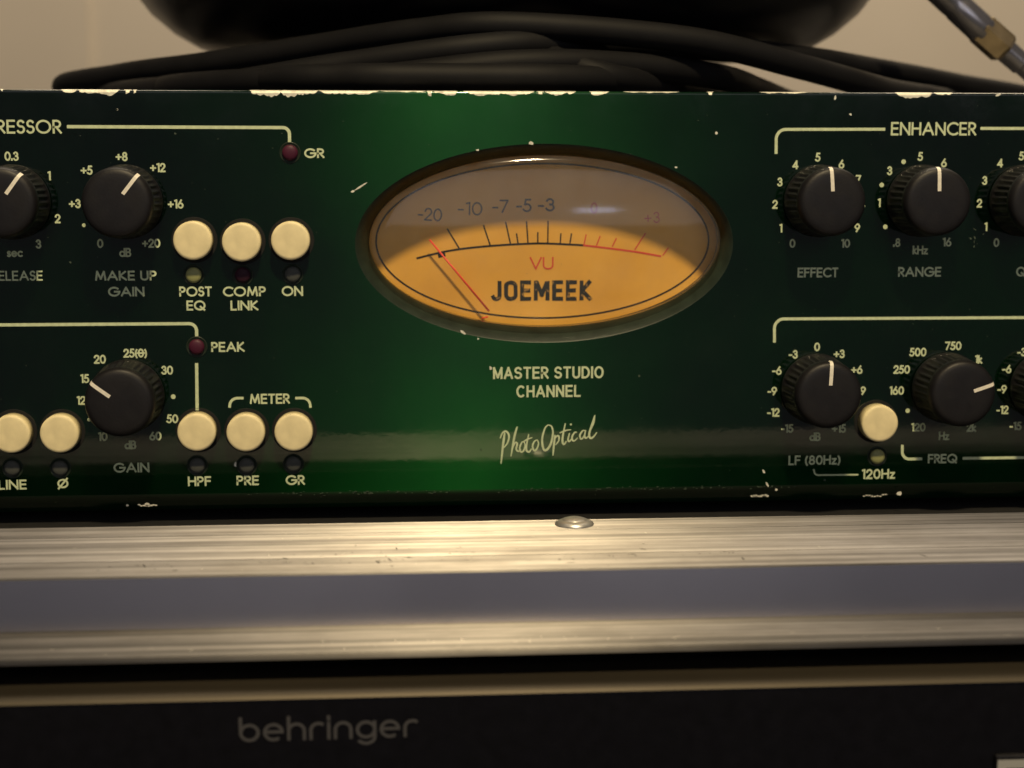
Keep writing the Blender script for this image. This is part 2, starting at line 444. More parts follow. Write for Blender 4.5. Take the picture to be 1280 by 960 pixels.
def split_sharp(poly):
    """cut a polyline at its acute corners, so that no mitre spikes out"""
    out, cur = [], [Vector(poly[0])]
    for i in range(1, len(poly)):
        cur.append(Vector(poly[i]))
        if i < len(poly) - 1:
            d1 = Vector(poly[i]) - Vector(poly[i - 1]); d2 = Vector(poly[i + 1]) - Vector(poly[i])
            if d1.length > 1e-6 and d2.length > 1e-6 and d1.normalized().dot(d2.normalized()) < -0.12:
                out.append(cur); cur = [Vector(poly[i])]
    out.append(cur)
    return out

def extend(P, e):
    if (P[0] - P[-1]).length < 1e-5: return P
    P = list(P)
    a = (P[0] - P[1]); b = (P[-1] - P[-2])
    if a.length > 1e-6: P[0] = P[0] + a.normalized() * e
    if b.length > 1e-6: P[-1] = P[-1] + b.normalized() * e
    return P

def ribbon(pts, w, off, vs, fs, ext=True, y0=0.0):
    """Flat stroke of width w (or a list of widths) in the x-z plane with mitred corners."""
    P = [Vector((p[0], p[1])) for p in pts]
    Q = [P[0]]
    for p in P[1:]:
        if (p - Q[-1]).length > 1e-5: Q.append(p)
    P = Q; n = len(P)
    if n < 2: return
    closed = (P[0] - P[-1]).length < 1e-4
    base = len(vs)
    for i in range(n):
        a = P[i - 1] if i > 0 else (P[-2] if closed else None)
        c = P[i + 1] if i < n - 1 else (P[1] if closed else None)
        ww = (w[min(int(i * len(w) / n), len(w) - 1)] if isinstance(w, list) else w) / 2
        if a is None: d = (c - P[i]).normalized(); nrm = Vector((-d.y, d.x)); k = 1
        elif c is None: d = (P[i] - a).normalized(); nrm = Vector((-d.y, d.x)); k = 1
        else:
            d1 = (P[i] - a).normalized(); d2 = (c - P[i]).normalized()
            n1 = Vector((-d1.y, d1.x)); n2 = Vector((-d2.y, d2.x))
            s = n1 + n2
            if s.length < 0.2: s = n1
            nrm = s.normalized(); k = 1 / max(0.42, nrm.dot(n1))
        for sgn in (1, -1):
            q = P[i] + nrm * ww * k * sgn
            vs.append((q.x, y0 - off, q.y))
    for i in range(n - 1):
        b = base + 2 * i
        fs.append((b, b + 2, b + 3, b + 1))

def text_geo(s, c, h, w=None, stroke=None, align='c', track=0.26, rot=0.0, glyphs=G, y0=0.0, vs=None, fs=None, lift=0.05, slant=0.0):
    """Lettering centred on c=(x,z); h cap height, w total width (mm)."""
    vs = [] if vs is None else vs; fs = [] if fs is None else fs
    chars = ['o/'] if s == 'o/' else list(s)
    st = stroke if stroke else h * 0.155
    adv, x = [], 0.0
    for ch in chars:
        if ch == ' ': x += 0.42; adv.append(None); continue
        gw, _ = glyphs[ch]; adv.append(x); x += gw + track
    tot = x - track
    hh = h - st
    sx = ((w - st) / (tot)) if (w and tot > 0.05) else hh
    if w is None: W_ = tot * hh + st
    else: W_ = w
    ox = {'c': -W_ / 2, 'l': 0, 'r': -W_}[align] + st / 2
    cr, sr = math.cos(rot), math.sin(rot)
    off = lift
    for ch, a in zip(chars, adv):
        if a is None: continue
        for poly in glyphs[ch][1]:
            off = lift + (off - lift + 0.004) % 0.05
            pts = []
            for (px, py) in poly:
                X = ox + (a + px) * sx + slant * py * hh; Z = (py * hh + st / 2) - h / 2
                pts.append((c[0] + X * cr - Z * sr, c[1] + X * sr + Z * cr))
            for sub in split_sharp(pts):
                off += 0.003
                ribbon(extend(sub, st * 0.42), st, off, vs, fs, y0=y0)
    return vs, fs

def printed(name, items, parent, m='cream_print', y0=0.0):
    vs, fs = [], []
    for it in items:
        k = dict(it[3]) if len(it) > 3 else {}
        text_geo(it[0], it[1], it[2], vs=vs, fs=fs, y0=y0, **k)
    return mesh(name, vs, fs, m, parent)

def dots(pts, vs, fs, y0=0.0, lift=0.06, n=12):
    for (c, r) in pts:
        b = len(vs)
        for i in range(n):
            a = 2 * math.pi * i / n
            vs.append((c[0] + r * math.cos(a), y0 - lift, c[1] + r * math.sin(a)))
        fs.append(tuple(b + i for i in range(n))[::-1])

# ================================================================== THE ROOM
o = mesh('wall', [(-3000, 1400, -900), (3000, 1400, -900), (3000, 1400, 1800), (-3000, 1400, 1800)], [(0, 1, 2, 3)], 'wall'); o['kind'] = 'structure'
wl = o
o = box('wall_pilaster', -3000, -340, 1393, 1399, -900, 1800, 'wall', wl)
o['kind'] = 'structure'
o = mesh('floor', [(-3000, -1500, -900), (3000, -1500, -900), (3000, 1400, -900), (-3000, 1400, -900)], [(0, 1, 2, 3)], 'wood'); o['kind'] = 'structure'

# ================================================================== LOWER UNIT (black, with logo)
LY = -90.0
lower = thing('audio_unit', 'black audio unit with bronze rounded top edge and grey lowercase logo, at the bottom', 'audio unit', (0, 0, -125))
def in_lower(o):
    o.parent = lower; o.location.z += 0.125; return o
in_lower(box('body', -225, 255, -84, 240, -125, -38.5, 'case_black'))
in_lower(box('front_panel', -230, 260, -90, -84.01, -125, -37.6, 'black_paint', bevel=0.4))
# rounded trim along the top front edge
prof = [(74, -37.5), (74, -36.5), (76, -36.1), (78, -35.8), (80.5, -35.65), (83, -35.7), (85.5, -35.9), (87.5, -36.2), (89.0, -36.6), (89.9, -37.1), (90.25, -37.55)]
vs, fs = [], []
for X in (-230, 260):
    for p, z in prof: vs.append((X, -p, z))
n = len(prof)
for i in range(n - 1): fs.append((i, i + 1, n + i + 1, n + i))
o = in_lower(mesh('top_trim', vs, fs, 'bronze', smooth=True)); fix_normals(o)
vs, fs = text_geo('behringer', (-35.54, -42.87), 2.95, 28.0, stroke=0.50, track=0.36, glyphs=LOGO, y0=LY, rot=math.radians(0.3), lift=0.08)
in_lower(mesh('logo', vs, fs, 'logo_grey'))
# display window at the lower right corner
dx, dz = (72.07, -49.49)
in_lower(box('display_bezel', dx, dx + 60, -91.2, -90.02, dz - 26, dz, 'black_plastic', bevel=0.3))
vs, fs = [], []
x0, x1, z0, z1, t_ = dx + 0.25, dx + 59.5, dz - 25.5, dz - 0.75, 1.45
vs = [(x0, -91.3, z0), (x1, -91.3, z0), (x1, -91.3, z1), (x0, -91.3, z1), (x0 + t_, -91.3, z0 + t_), (x1 - t_, -91.3, z0 + t_), (x1 - t_, -91.3, z1 - t_), (x0 + t_, -91.3, z1 - t_)]
fs = [(0, 1, 5, 4), (1, 2, 6, 5), (2, 3, 7, 6), (3, 0, 4, 7)]
in_lower(mesh('display_frame', vs, fs, 'light_grey'))

# ================================================================== RACK CASE (aluminium edge)
case = thing('rack_case', 'silver aluminium edge rail of the rack case running across below the green unit', 'rack case', (0, 0, -35.1))
def in_case(o):
    o.parent = case; o.location.z += 0.036; return o
def rail(name, prof, m):
    vs, fs, uv = [], [], []
    NX = 60
    for i in range(NX + 1):
        X = -240 + 510 * i / NX
        for p, z in prof: vs.append((X, -p, z))
    n = len(prof)
    for k in range(NX):
        for i in range(n - 1): fs.append((k * n + i, k * n + i + 1, (k + 1) * n + i + 1, (k + 1) * n + i))
    o = mesh(name, vs, fs, m); fix_normals(o)
    u = o.data.uv_layers.new(name='UVMap')
    for lp in o.data.loops:
        v = o.data.vertices[lp.vertex_index].co; u.data[lp.index].uv = (v.x, -v.y - v.z)
    return in_case(o)
rail('top_rail', [(33.5, -26.5), (33.5, -23.2), (33.7, -22.9), (42.3, -22.93), (42.5, -22.78), (42.75, -22.76), (42.85, -22.93), (47.0, -22.95), (47.1, -22.90), (50.6, -22.93), (50.7, -22.98), (55.6, -22.96), (56.4, -22.88), (58.2, -22.86), (59.4, -22.93), (61.0, -22.95), (61.15, -23.2), (61.5, -23.2), (61.6, -22.93), (66, -22.95), (66.1, -22.91), (71.75, -22.95), (71.9, -23.02), (72.0, -23.3)], 'aluminium')
rail('rail_face', [(72.0, -23.3), (73.0, -31.7)], 'aluminium_polished')
rail('lower_flange', [(73.0, -31.7), (73.3, -31.8), (86.6, -31.9), (87.0, -32.1), (87.1, -32.5), (87.0, -33.1), (72, -33.2)], 'aluminium_darker')
in_case(box('case_lining', -240, 270, -71.5, -69.8, -37.5, -33.3, 'case_black'))
in_case(box('case_floor', -240, 270, -69.5, 250, -37.4, -30, 'case_black'))
in_case(box('inner_lip', -240, 270, -33.3, -31.5, -29.98, -25.0, 'case_black'))
# rivet
pv = (9.09, -21.77)
vs, fs = lathe([(3.5, 0), (3.7, 0.12), (3.65, 0.4), (3.1, 0.75), (2.5, 1.0), (2.35, 0.98), (2.2, 1.15), (1.4, 1.4), (0.6, 1.5), (0.1, 1.52)], 40, 'z')
o = in_case(mesh('rivet', vs, fs, 'rivet_metal')); fix_normals(o); smooth_by_angle(o, 50)
o.location = Vector((pv[0], -38, -22.95 + 36)) * MM
# nicks and black scuffs along the rail
vs, fs = [], []
def scuffs(spots, p0, z):
    for (X, P_, L_, W_, ang) in spots:
        b = len(vs); ca, sa = math.cos(ang), math.sin(ang); k = random.randint(5, 7)
        for i in range(k):
            a = 2 * math.pi * i / k; rr = random.uniform(0.6, 1.0)
            u, v = math.cos(a) * L_ / 2 * rr, math.sin(a) * W_ / 2 * rr
            vs.append((X + u * ca - v * sa, -(P_ + u * sa + v * ca), z))
        fs.append(tuple(range(b, b + k)))
sp = []
for (cx, cp, n_, sx_, s_) in [(-33, 62, 14, 5, 3), (-22, 60, 16, 6, 4), (-68, 66, 12, 3, 2), (-41, 65, 7, 3, 2.4), (-27, 65, 8, 1.2, 2), (-12, 64, 3, 0.6, 1.2), (14, 64, 6, 3, 1.2), (20, 64, 6, 5, 1.2), (30, 63, 5, 3, 1), (-3, 57, 6, 12, 4), (2, 66, 9, 4, 2), (45, 67, 4, 20, 3)]:
    for _ in range(n_):
        sp.append((cx + random.gauss(0, sx_), min(70.5, max(45.0, cp + random.gauss(0, s_))), random.choice([0.3, 0.5, 0.8, 1.2, 2.2]) * random.uniform(0.7, 1.3), random.uniform(0.12, 0.42), random.choice([0, 0.3, 1.2, 1.5, 0.8])))
scuffs(sp, 0, -22.86)
o = in_case(mesh('scuff_marks', vs, fs, 'meter_black')); o['kind'] = 'stuff'
# bright nicks on the lower flange and the rail
vs, fs = [], []
sp = [(random.uniform(-45, 15), random.uniform(74.5, 86), random.uniform(0.15, 0.8), random.uniform(0.08, 0.2), random.choice([0, 0, 0.2, 1.4])) for _ in range(46)]
sp += [(random.uniform(-85, 80), random.uniform(74.5, 86), random.uniform(0.2, 1.6), random.uniform(0.06, 0.14), random.choice([0, 0, 0.15])) for _ in range(34)]
scuffs(sp, 0, -31.86)
sp = [(random.gauss(-20, 28), random.uniform(36, 70), random.uniform(0.2, 2.2), random.uniform(0.05, 0.12), random.choice([0, 0, 0.2, 1.4])) for _ in range(60)]
scuffs(sp, 0, -22.84)
o = in_case(mesh('bright_nicks', vs, fs, 'bare_metal')); o['kind'] = 'stuff'

# ================================================================== GREEN PREAMP
unit = thing('studio_preamp', 'dark green rack preamp with oval amber meter, black knobs and cream buttons', 'preamp', (0, 0, -27))
def U(o):
    o.parent = unit; o.location.z += 0.027; return o
XL, XR, ZB, ZT = -205.0, 235.0, -26.8, 60.95
EC = (7.05, 29.47); ERX, ERZ = 39.7, 20.75       # oval cut-out
def oval(c, rx, rz, a): return (c[0] + rx * math.cos(a), c[1] + rz * math.sin(a))
# ---- front panel with the oval hole, rounded edges
NA = 160
vs, fs = [], []
def ring(fn):
    b = len(vs)
    for i in range(NA): vs.append(fn(2 * math.pi * i / NA))
    return b
def rect_pt(a, inset, y):
    # point on the rectangle border in direction a from the oval centre
    d = (math.cos(a), math.sin(a) * 0.55)
    x0, x1, z0, z1 = XL + inset, XR - inset, ZB + inset, ZT - inset
    t = 1e9
    if d[0] > 1e-9: t = min(t, (x1 - EC[0]) / d[0])
    if d[0] < -1e-9: t = min(t, (x0 - EC[0]) / d[0])
    if d[1] > 1e-9: t = min(t, (z1 - EC[1]) / d[1])
    if d[1] < -1e-9: t = min(t, (z0 - EC[1]) / d[1])
    return (EC[0] + d[0] * t, y, EC[1] + d[1] * t)
bm = bmesh.new()
outer = []
# outer loop: four corners + points on each side
def loopverts(inset, y, low, ylow):
    # the lower edge is folded back with a wide bend
    pts = []
    x0, x1, z0, z1 = XL + inset, XR - inset, ZB + low, ZT - inset
    for i in range(60): pts.append((x0 + (x1 - x0) * i / 60, ylow, z0))
    for i in range(20): pts.append((x1, ylow if i == 0 else y, z0 + (z1 - z0) * i / 20))
    for i in range(60): pts.append((x1 - (x1 - x0) * i / 60, y, z1))
    for i in range(20): pts.append((x0, y, z1 - (z1 - z0) * i / 20))
    return [bm.verts.new(Vector(p) * MM) for p in pts]
L3 = loopverts(0.55, 0.0, 4.2, 0.0)
Lb = loopverts(0.36, 0.05, 3.6, 0.22)
L2 = loopverts(0.16, 0.16, 2.5, 1.05)
L1 = loopverts(0.0, 0.55, 1.1, 2.5)
L0 = loopverts(0.0, 3.0, 0.0, 4.2)
for a_, b_ in ((L3, Lb), (Lb, L2), (L2, L1), (L1, L0)):
    for i in range(160):
        j = (i + 1) % 160
        bm.faces.new((a_[i], b_[i], b_[j], a_[j]))
E0 = [bm.verts.new(Vector((*oval(EC, ERX, ERZ, 2 * math.pi * i / NA), 0)).xzy * MM) for i in range(NA)]
ed = []
for lp in (L3, E0):
    for i in range(len(lp)):
        e = bm.edges.get((lp[i], lp[(i + 1) % len(lp)])) or bm.edges.new((lp[i], lp[(i + 1) % len(lp)]))
        ed.append(e)
bmesh.ops.triangle_fill(bm, use_beauty=True, use_dissolve=False, edges=ed, normal=(0, -1, 0))
me = bpy.data.meshes.new('front_panel')
bmesh.ops.recalc_face_normals(bm, faces=bm.faces[:])
bm.to_mesh(me); bm.free()
u = me.uv_layers.new(name='UVMap')
for lp in me.loops:
    v = me.vertices[lp.vertex_index].co; u.data[lp.index].uv = (v.x, v.z)
o = U(link('front_panel', me, 'green'))
for p in me.polygons: p.use_smooth = abs(p.normal.y) < 0.99
U(box('chassis', -200, 230, 14.0, 240, -26, 60.3, 'case_black'))

# ---- bevelled bezel round the meter: slopes inwards and backwards
LC = (7.34, 29.88); LRX, LRZ = 37.15, 18.05     # lens outline, 4 mm behind the panel face
vs, fs = [], []
rings = [(EC, ERX, ERZ, 0.0), (EC, ERX - 0.25, ERZ - 0.25, 0.15), (LC, LRX + 0.55, LRZ + 0.55, 3.3), (LC, LRX + 0.1, LRZ + 0.1, 4.4), (LC, LRX + 0.1, LRZ + 0.1, 6.0)]
for (c, rx, rz, y) in rings:
    for i in range(NA):
        p = oval(c, rx, rz, 2 * math.pi * i / NA); vs.append((p[0], y, p[1]))
for k in range(len(rings) - 1):
    for i in range(NA):
        j = (i + 1) % NA; fs.append((k * NA + i, k * NA + j, (k + 1) * NA + j, (k + 1) * NA + i))
o = U(mesh('meter_bezel', vs, fs, 'bezel', smooth=True))

# ---- meter
meter = U(bpy.data.objects.new('vu_meter', None)); COL.objects.link(meter); meter.empty_display_size = 0.01
def V(o): o.parent = meter; return o
meter.location = Vector((LC[0], 0, LC[1] + 27)) * MM
def Mt(o):
    o.parent = meter; o.location = Vector((-LC[0], 0, -LC[1])) * MM; return o
DY = 11.5      # dial depth
vs, fs = [], []
lens_prof = [(1.0, 5.6), (1.0, 2.4), (0.995, 1.7), (0.985, 1.2), (0.965, 0.85), (0.94, 0.65)] + [(q, -2.0 + 2.9 * q * q) for q in (0.9, 0.8, 0.7, 0.6, 0.5, 0.4, 0.3, 0.2, 0.1, 0.03)]
for (s, y) in lens_prof:
    for i in range(NA):
        a = 2 * math.pi * i / NA
        rx = LRX - (1 - s) * (LRZ if s > 0.93 else LRX); rz = LRZ * s
        vs.append((LC[0] + rx * math.cos(a), y, LC[1] + rz * math.sin(a)))
for k in range(len(lens_prof) - 1):
    for i in range(NA):
        j = (i + 1) % NA; fs.append((k * NA + i, k * NA + j, (k + 1) * NA + j, (k + 1) * NA + i))
fs.append(tuple((len(lens_prof) - 1) * NA + i for i in range(NA)))
o = Mt(mesh('meter_lens', vs, fs, 'lens', smooth=True)); fix_normals(o)
# housing ring behind the lens and the dial card
vs, fs = [], []
for (s, y) in ((1.0, 6.02), (1.02, 7.5), (1.06, DY + 0.3)):
    for i in range(NA):
        a = 2 * math.pi * i / NA
        vs.append((LC[0] + LRX * s * math.cos(a), y, LC[1] + LRZ * s * math.sin(a)))
for k in range(2):
    for i in range(NA):
        j = (i + 1) % NA; fs.append((k * NA + i, k * NA + j, (k + 1) * NA + j, (k + 1) * NA + i))
Mt(mesh('meter_housing', vs, fs, 'housing', smooth=True))
vs, fs = [], []
for i in range(NA):
    a = 2 * math.pi * i / NA; vs.append((LC[0] + (LRX + 4) * math.cos(a), DY, LC[1] + (LRZ + 4) * math.sin(a)))
fs.append(tuple(range(NA))[::-1])
Mt(mesh('dial_card', vs, fs, 'dial'))
# dial print
D = -DY
vs, fs = [], []
c0 = (7.70, 29.57)
ring_pts = [oval(c0, 36.1, 16.65, 2 * math.pi * i / 120) for i in range(121)]
ribbon(ring_pts, 0.38, 0.05, vs, fs, y0=DY)
ribbon(catmull([(*q, 0) for q in [(-19.78, 25.98), (-15.06, 27.11), (-10.48, 27.92), (-3.73, 28.61), (3.72, 29.03), (8.46, 29.08), (16.28, 28.68)]], 6), 0.42, 0.058, vs, fs, y0=DY)
ticks = [((-10.48, 27.96), (-13.15, 32.33)), ((-3.86, 28.68), (-5.34, 33.11)), ((0.53, 28.94), (-0.54, 33.77)), ((2.16, 29.07), (1.81, 31.29)),
         ((4.31, 29.13), (3.98, 33.90)), ((6.43, 29.18), (6.43, 31.54)), ((8.60, 29.17), (8.66, 33.96)), ((11.32, 29.16), (11.45, 31.27)), ((13.42, 29.10), (13.76, 31.26))]
for i, (p, q) in enumerate(ticks): ribbon([p, q], 0.30, 0.066, vs, fs, y0=DY)
ribbon([(-15.15, 26.55), (-13.59, 26.88)], 1.0, 0.074, vs, fs, y0=DY)
for (s, c, h, w, st, r) in [('-20', (-16.81, 35.38), 2.75, 5.2, 0.30, -4), ('-10', (-8.21, 36.60), 2.85, 5.3, 0.30, -1), ('-7', (-1.66, 37.07), 2.85, 3.5, 0.32, 0),
                      ('-5', (3.40, 37.26), 2.85, 3.4, 0.38, 0), ('-3', (8.25, 37.39), 2.85, 3.7, 0.40, 0)]:
    text_geo(s, c, h, w, stroke=st, rot=math.radians(r), vs=vs, fs=fs, y0=DY, track=0.2)
Mt(mesh('dial_scale', vs, fs, 'meter_black'))
vs, fs = [], []
ribbon(catmull([(*q, 0) for q in [(16.30, 28.68), (23.45, 27.81), (28.75, 27.06), (33.42, 26.21)]], 6), 0.42, 0.05, vs, fs, y0=DY)
for p, q in [((16.49, 28.82), (16.95, 31.04)), ((19.22, 28.60), (20.02, 30.69)), ((22.65, 28.33), (23.57, 30.21)), ((27.57, 27.64), (29.94, 31.27)), ((33.75, 26.38), (34.98, 28.08))]:
    ribbon([p, q], 0.28, 0.06, vs, fs, y0=DY)
text_geo('0', (18.62, 36.69), 2.4, 1.4, stroke=0.25, vs=vs, fs=fs, y0=DY)
text_geo('+3', (31.30, 34.60), 2.4, 3.4, stroke=0.25, rot=math.radians(3), vs=vs, fs=fs, y0=DY)
text_geo('VU', (7.27, 24.82), 2.75, 5.2, stroke=0.34, vs=vs, fs=fs, y0=DY, track=0.16)
Mt(mesh('dial_red_scale', vs, fs, 'meter_red'))
BLK = dict(G)
BLK['O'] = (0.5, [A(0.25, 0.74, 0.25, 0.26, 0, 180, 10) + A(0.25, 0.26, 0.25, 0.26, 180, 360, 10) + [(0.5, 0.74)]])
BLK['M'] = (0.62, [[(0, 0), (0, 1)], [(0.06, 0.95), (0.31, 0.25), (0.56, 0.95)], [(0.62, 1), (0.62, 0)]])
BLK['E'] = (0.38, [[(0.38, 1), (0, 1), (0, 0), (0.38, 0)], [(0, 0.5), (0.34, 0.5)]])
BLK['K'] = (0.42, [[(0, 0), (0, 1)], [(0.40, 1), (0.04, 0.5), (0.44, 0)]])
BLK['J'] = (0.34, [[(0.34, 1), (0.34, 0.2)] + A(0.17, 0.2, 0.17, 0.2, 0, -160, 10)])
vs, fs = text_geo('JOEMEEK', (7.24, 18.89), 4.45, 21.9, stroke=0.86, track=0.34, glyphs=BLK, y0=DY)
vs = [(v[0] + random.gauss(0, 0.025), v[1], v[2] + random.gauss(0, 0.025)) for v in vs]
def worn(base, hole_col, scale, thr):
    m = mat('worn_black_print', base, 0.6)
    nt = m.node_tree; N = nt.nodes; L = nt.links; b = N['Principled BSDF']
    tc = N.new('ShaderNodeTexCoord'); t = N.new('ShaderNodeTexNoise'); t.inputs['Scale'].default_value = scale; t.inputs['Detail'].default_value = 4
    L.new(tc.outputs['Object'], t.inputs['Vector'])
    cr = N.new('ShaderNodeValToRGB'); cr.color_ramp.elements[0].position = thr; cr.color_ramp.elements[0].color = (*base, 1)
    cr.color_ramp.elements[1].position = thr + 0.05; cr.color_ramp.elements[1].color = (*hole_col, 1)
    L.new(t.outputs['Fac'], cr.inputs[0]); L.new(cr.outputs[0], b.inputs['Base Color'])
    return m
Mt(mesh('maker_lettering', vs, fs, worn((0.008, 0.009, 0.005), (0.34, 0.19, 0.05), 900, 0.60)))
# needle: a thin wire floating in front of the card
def w3(p, y): return Vector((p[0], y, p[1]))
nA, nB = (-16.98, 30.03), (-4.30, 14.69)
vs, fs = tube([w3(nA, 9.3), w3(nB, 9.3)], [0.19, 0.23], 8)
Mt(mesh('needle', vs, fs, 'needle_red', smooth=True))
nC, nD = (-4.49, 13.42), (-5.87, 13.08)
vs, fs = tube([w3(nC, 9.6), w3(nD, 9.6)], 0.16, 8)
Mt(mesh('needle_hub', vs, fs, 'needle_red', smooth=True))

# ---- knobs
kn_prof = [(7.55, 0.25), (7.6, 0.6), (7.6, 1.4), (7.5, 1.6), (7.42, 3.0), (7.3, 5.5), (7.15, 8.0), (7.08, 8.7), (7.08, 8.75), (7.05, 9.6), (6.95, 10.2), (6.7, 10.75), (6.3, 11.05), (5.6, 11.2), (4.5, 11.27), (3.0, 11.32), (1.2, 11.34)]
kvs, kfs = lathe(kn_prof, 216, 'y', ({4, 5, 6, 7}, 0.38, 36))
kme = bpy.data.meshes.new('knob'); kme.from_pydata([Vector(v) * MM for v in kvs], [], kfs); kme.materials.append(M['black_plastic'])
bmx = bmesh.new(); bmx.from_mesh(kme); bmesh.ops.recalc_face_normals(bmx, faces=bmx.faces[:]); bmx.to_mesh(kme); bmx.free()
for p in kme.polygons: p.use_smooth = True
# pointer line, following the domed top and turning over its rim
prf = [(2.15, 11.37), (4.5, 11.31), (5.6, 11.24), (6.3, 11.10), (6.72, 10.80), (6.98, 10.25), (7.09, 9.6)]
pv_, pf_ = [], []
for (r, h) in prf:
    pv_ += [(-0.37, -h, r), (0.37, -h, r)]
for i in range(len(prf) - 1): pf_.append((2 * i, 2 * i + 1, 2 * i + 3, 2 * i + 2))
pme = bpy.data.meshes.new('pointer_line'); pme.from_pydata([Vector(v) * MM for v in pv_], [], pf_); pme.materials.append(M['white_line'])
knob0 = None
def place_knob(c, ang):
    global knob0
    if knob0 is None:
        k = bpy.data.objects.new('knob', kme); p = bpy.data.objects.new('pointer_line', pme)
        knob0 = (k, p)
    else:
        k, p = knob0[0].copy(), knob0[1].copy()
    COL.objects.link(k); COL.objects.link(p)
    p.parent = k; k.parent = unit
    k.location = Vector((c[0], 0, c[1] + 27)) * MM
    k.rotation_euler = (0, math.radians(ang), 0)
R1, R2 = 38.35, -1.6        # heights of the two knob rows
KN = [((-101.78, 38.42)[0], R1, 36), ((-79.24, 38.39)[0], R1, 38), ((64.93, 38.21)[0], R1, -4), ((87.02, 38.18)[0], R1, -1), ((109.23, 38.15)[0], R1, 10),
      ((-79.98, -1.24)[0], R2, -54), ((65.26, -2.01)[0], R2, 3), ((93.78, -2.30)[0], R2, 72), ((115.42, -2.51)[0], R2, 0)]
for x, z, a in KN: place_knob((x, z), a)

# ---- cream push buttons, each with a flat black ring painting its shadowed gap
bvs, bfs = lathe([(3.98, 0.1), (3.97, 2.8), (3.9, 3.15), (3.7, 3.34), (3.3, 3.4), (1.5, 3.33), (0.3, 3.32)], 64, 'y')
bme = bpy.data.meshes.new('push_button'); bme.from_pydata([Vector(v) * MM for v in bvs], [], bfs); bme.materials.append(M['cream_plastic'])
bmx = bmesh.new(); bmx.from_mesh(bme); bmesh.ops.recalc_face_normals(bmx, faces=bmx.faces[:]); bmx.to_mesh(bme); bmx.free()
for p in bme.polygons: p.use_smooth = True
hvs, hfs = [], []
for (r, y) in ((3.98, 0.03), (4.45, 0.03), (4.62, 0.06), (4.7, 0.005)):
    for i in range(48):
        a = 2 * math.pi * i / 48; hvs.append((r * math.cos(a), -y, r * math.sin(a)))
for k in range(3):
    for i in range(48):
        j = (i + 1) % 48; hfs.append((k * 48 + i, k * 48 + j, (k + 1) * 48 + j, (k + 1) * 48 + i))
hme = bpy.data.meshes.new('button_gap_shade'); hme.from_pydata([Vector(v) * MM for v in hvs], [], hfs); hme.materials.append(M['black_gap_shade'])
b0 = None
for c in [(-65.52, 30.53), (-55.69, 30.17), (-45.73, 30.44), (-65.74, -9.07), (-55.68, -9.29), (-45.80, -9.31), (-93.65, -9.05), (-103.45, -8.99), (78.58, -8.89)]:
    if b0 is None:
        b = bpy.data.objects.new('push_button', bme); h = bpy.data.objects.new('button_gap_shade', hme); b0 = (b, h)
    else: b, h = b0[0].copy(), b0[1].copy()
    COL.objects.link(b); COL.objects.link(h); h.parent = b; b.parent = unit
    b.location = Vector((c[0], 0, c[1] + 27)) * MM

# ---- indicator lamps: unlit domes sunk in bevelled rims
lvs, lfs = lathe([(1.62, 0.04), (1.62, 0.35), (1.5, 0.62), (1.1, 0.82), (0.5, 0.92), (0.1, 0.93)], 32, 'y')
rvs, rfs = [], []
for (r, y) in ((1.63, 0.03), (1.92, 0.05), (2.0, 0.16), (2.12, 0.16), (2.22, 0.005)):
    for i in range(32):
        a = 2 * math.pi * i / 32; rvs.append((r * math.cos(a), -y, r * math.sin(a)))
for k in range(4):
    for i in range(32):
        j = (i + 1) % 32; rfs.append((k * 32 + i, k * 32 + j, (k + 1) * 32 + j, (k + 1) * 32 + i))
rme = bpy.data.meshes.new('lamp_rim'); rme.from_pydata([Vector(v) * MM for v in rvs], [], rfs); rme.materials.append(M['bezel'])
for p in rme.polygons: p.use_smooth = True
for c, m_, lab in [((-45.67, 48.32), 'red_led', 'dark red indicator lamp'), ((-65.61, 8.42), 'red_led', 'dark red indicator lamp'), ((-65.85, 23.31), 'olive_led', 'pale olive indicator lamp'),
                   ((-55.83, 23.27), 'purple_led', 'dark purple indicator lamp'), ((-45.57, 23.35), 'grey_led', 'dark grey indicator lamp'), ((-66.13, -16.58), 'grey_led', 'dark grey indicator lamp'),
                   ((-55.88, -16.72), 'grey_led', 'dark grey indicator lamp'), ((-46.13, -16.54), 'grey_led', 'dark grey indicator lamp'), ((-94.34, -16.74), 'grey_led', 'dark grey indicator lamp'),
                   ((-104.10, -16.61), 'grey_led', 'dark grey indicator lamp'), ((79.13, -16.55), 'olive_led', 'pale olive indicator lamp')]:
    o = mesh('indicator_lamp', lvs, lfs, m_, unit, smooth=True); fix_normals(o)
    o['label'] = lab
    r_ = bpy.data.objects.new('lamp_rim', rme); COL.objects.link(r_); r_.parent = o
    o.location = Vector((c[0], 0, c[1] + 27)) * MM

# ---- printed scales round the knobs
HN = 1.88
def S(*items): U(printed('knob_scale', items[:-1] if items and items[-1] is None else items, None))
def scale_print(texts, dts=()):
    vs, fs = [], []
    for t in texts:
        s, c = t[0], t[1]
        h = t[2] if len(t) > 2 else HN
        text_geo(s, c, h, t[3] if len(t) > 3 else None, stroke=0.35, vs=vs, fs=fs, track=0.24)
    dots(dts, vs, fs)
    U(mesh('knob_scale', vs, fs, 'cream_print'))
scale_print([('0.3', (-101.73, 47.57)), ('1', (-94.41, 43.62)), ('2', (-93.00, 34.95)), ('3', (-97.04, 29.80)), ('sec', (-101.87, 28.09))])
scale_print([('+8', (-79.76, 47.51)), ('+5', (-86.86, 44.76)), ('+12', (-72.55, 45.28)), ('+16', (-69.15, 37.89)), ('+3', (-89.47, 38.00)), ('0', (-84.63, 29.88)), ('+20', (-74.32, 29.89)), ('dB', (-79.64, 28.03))], [((-87.77, 33.61), 0.4)])
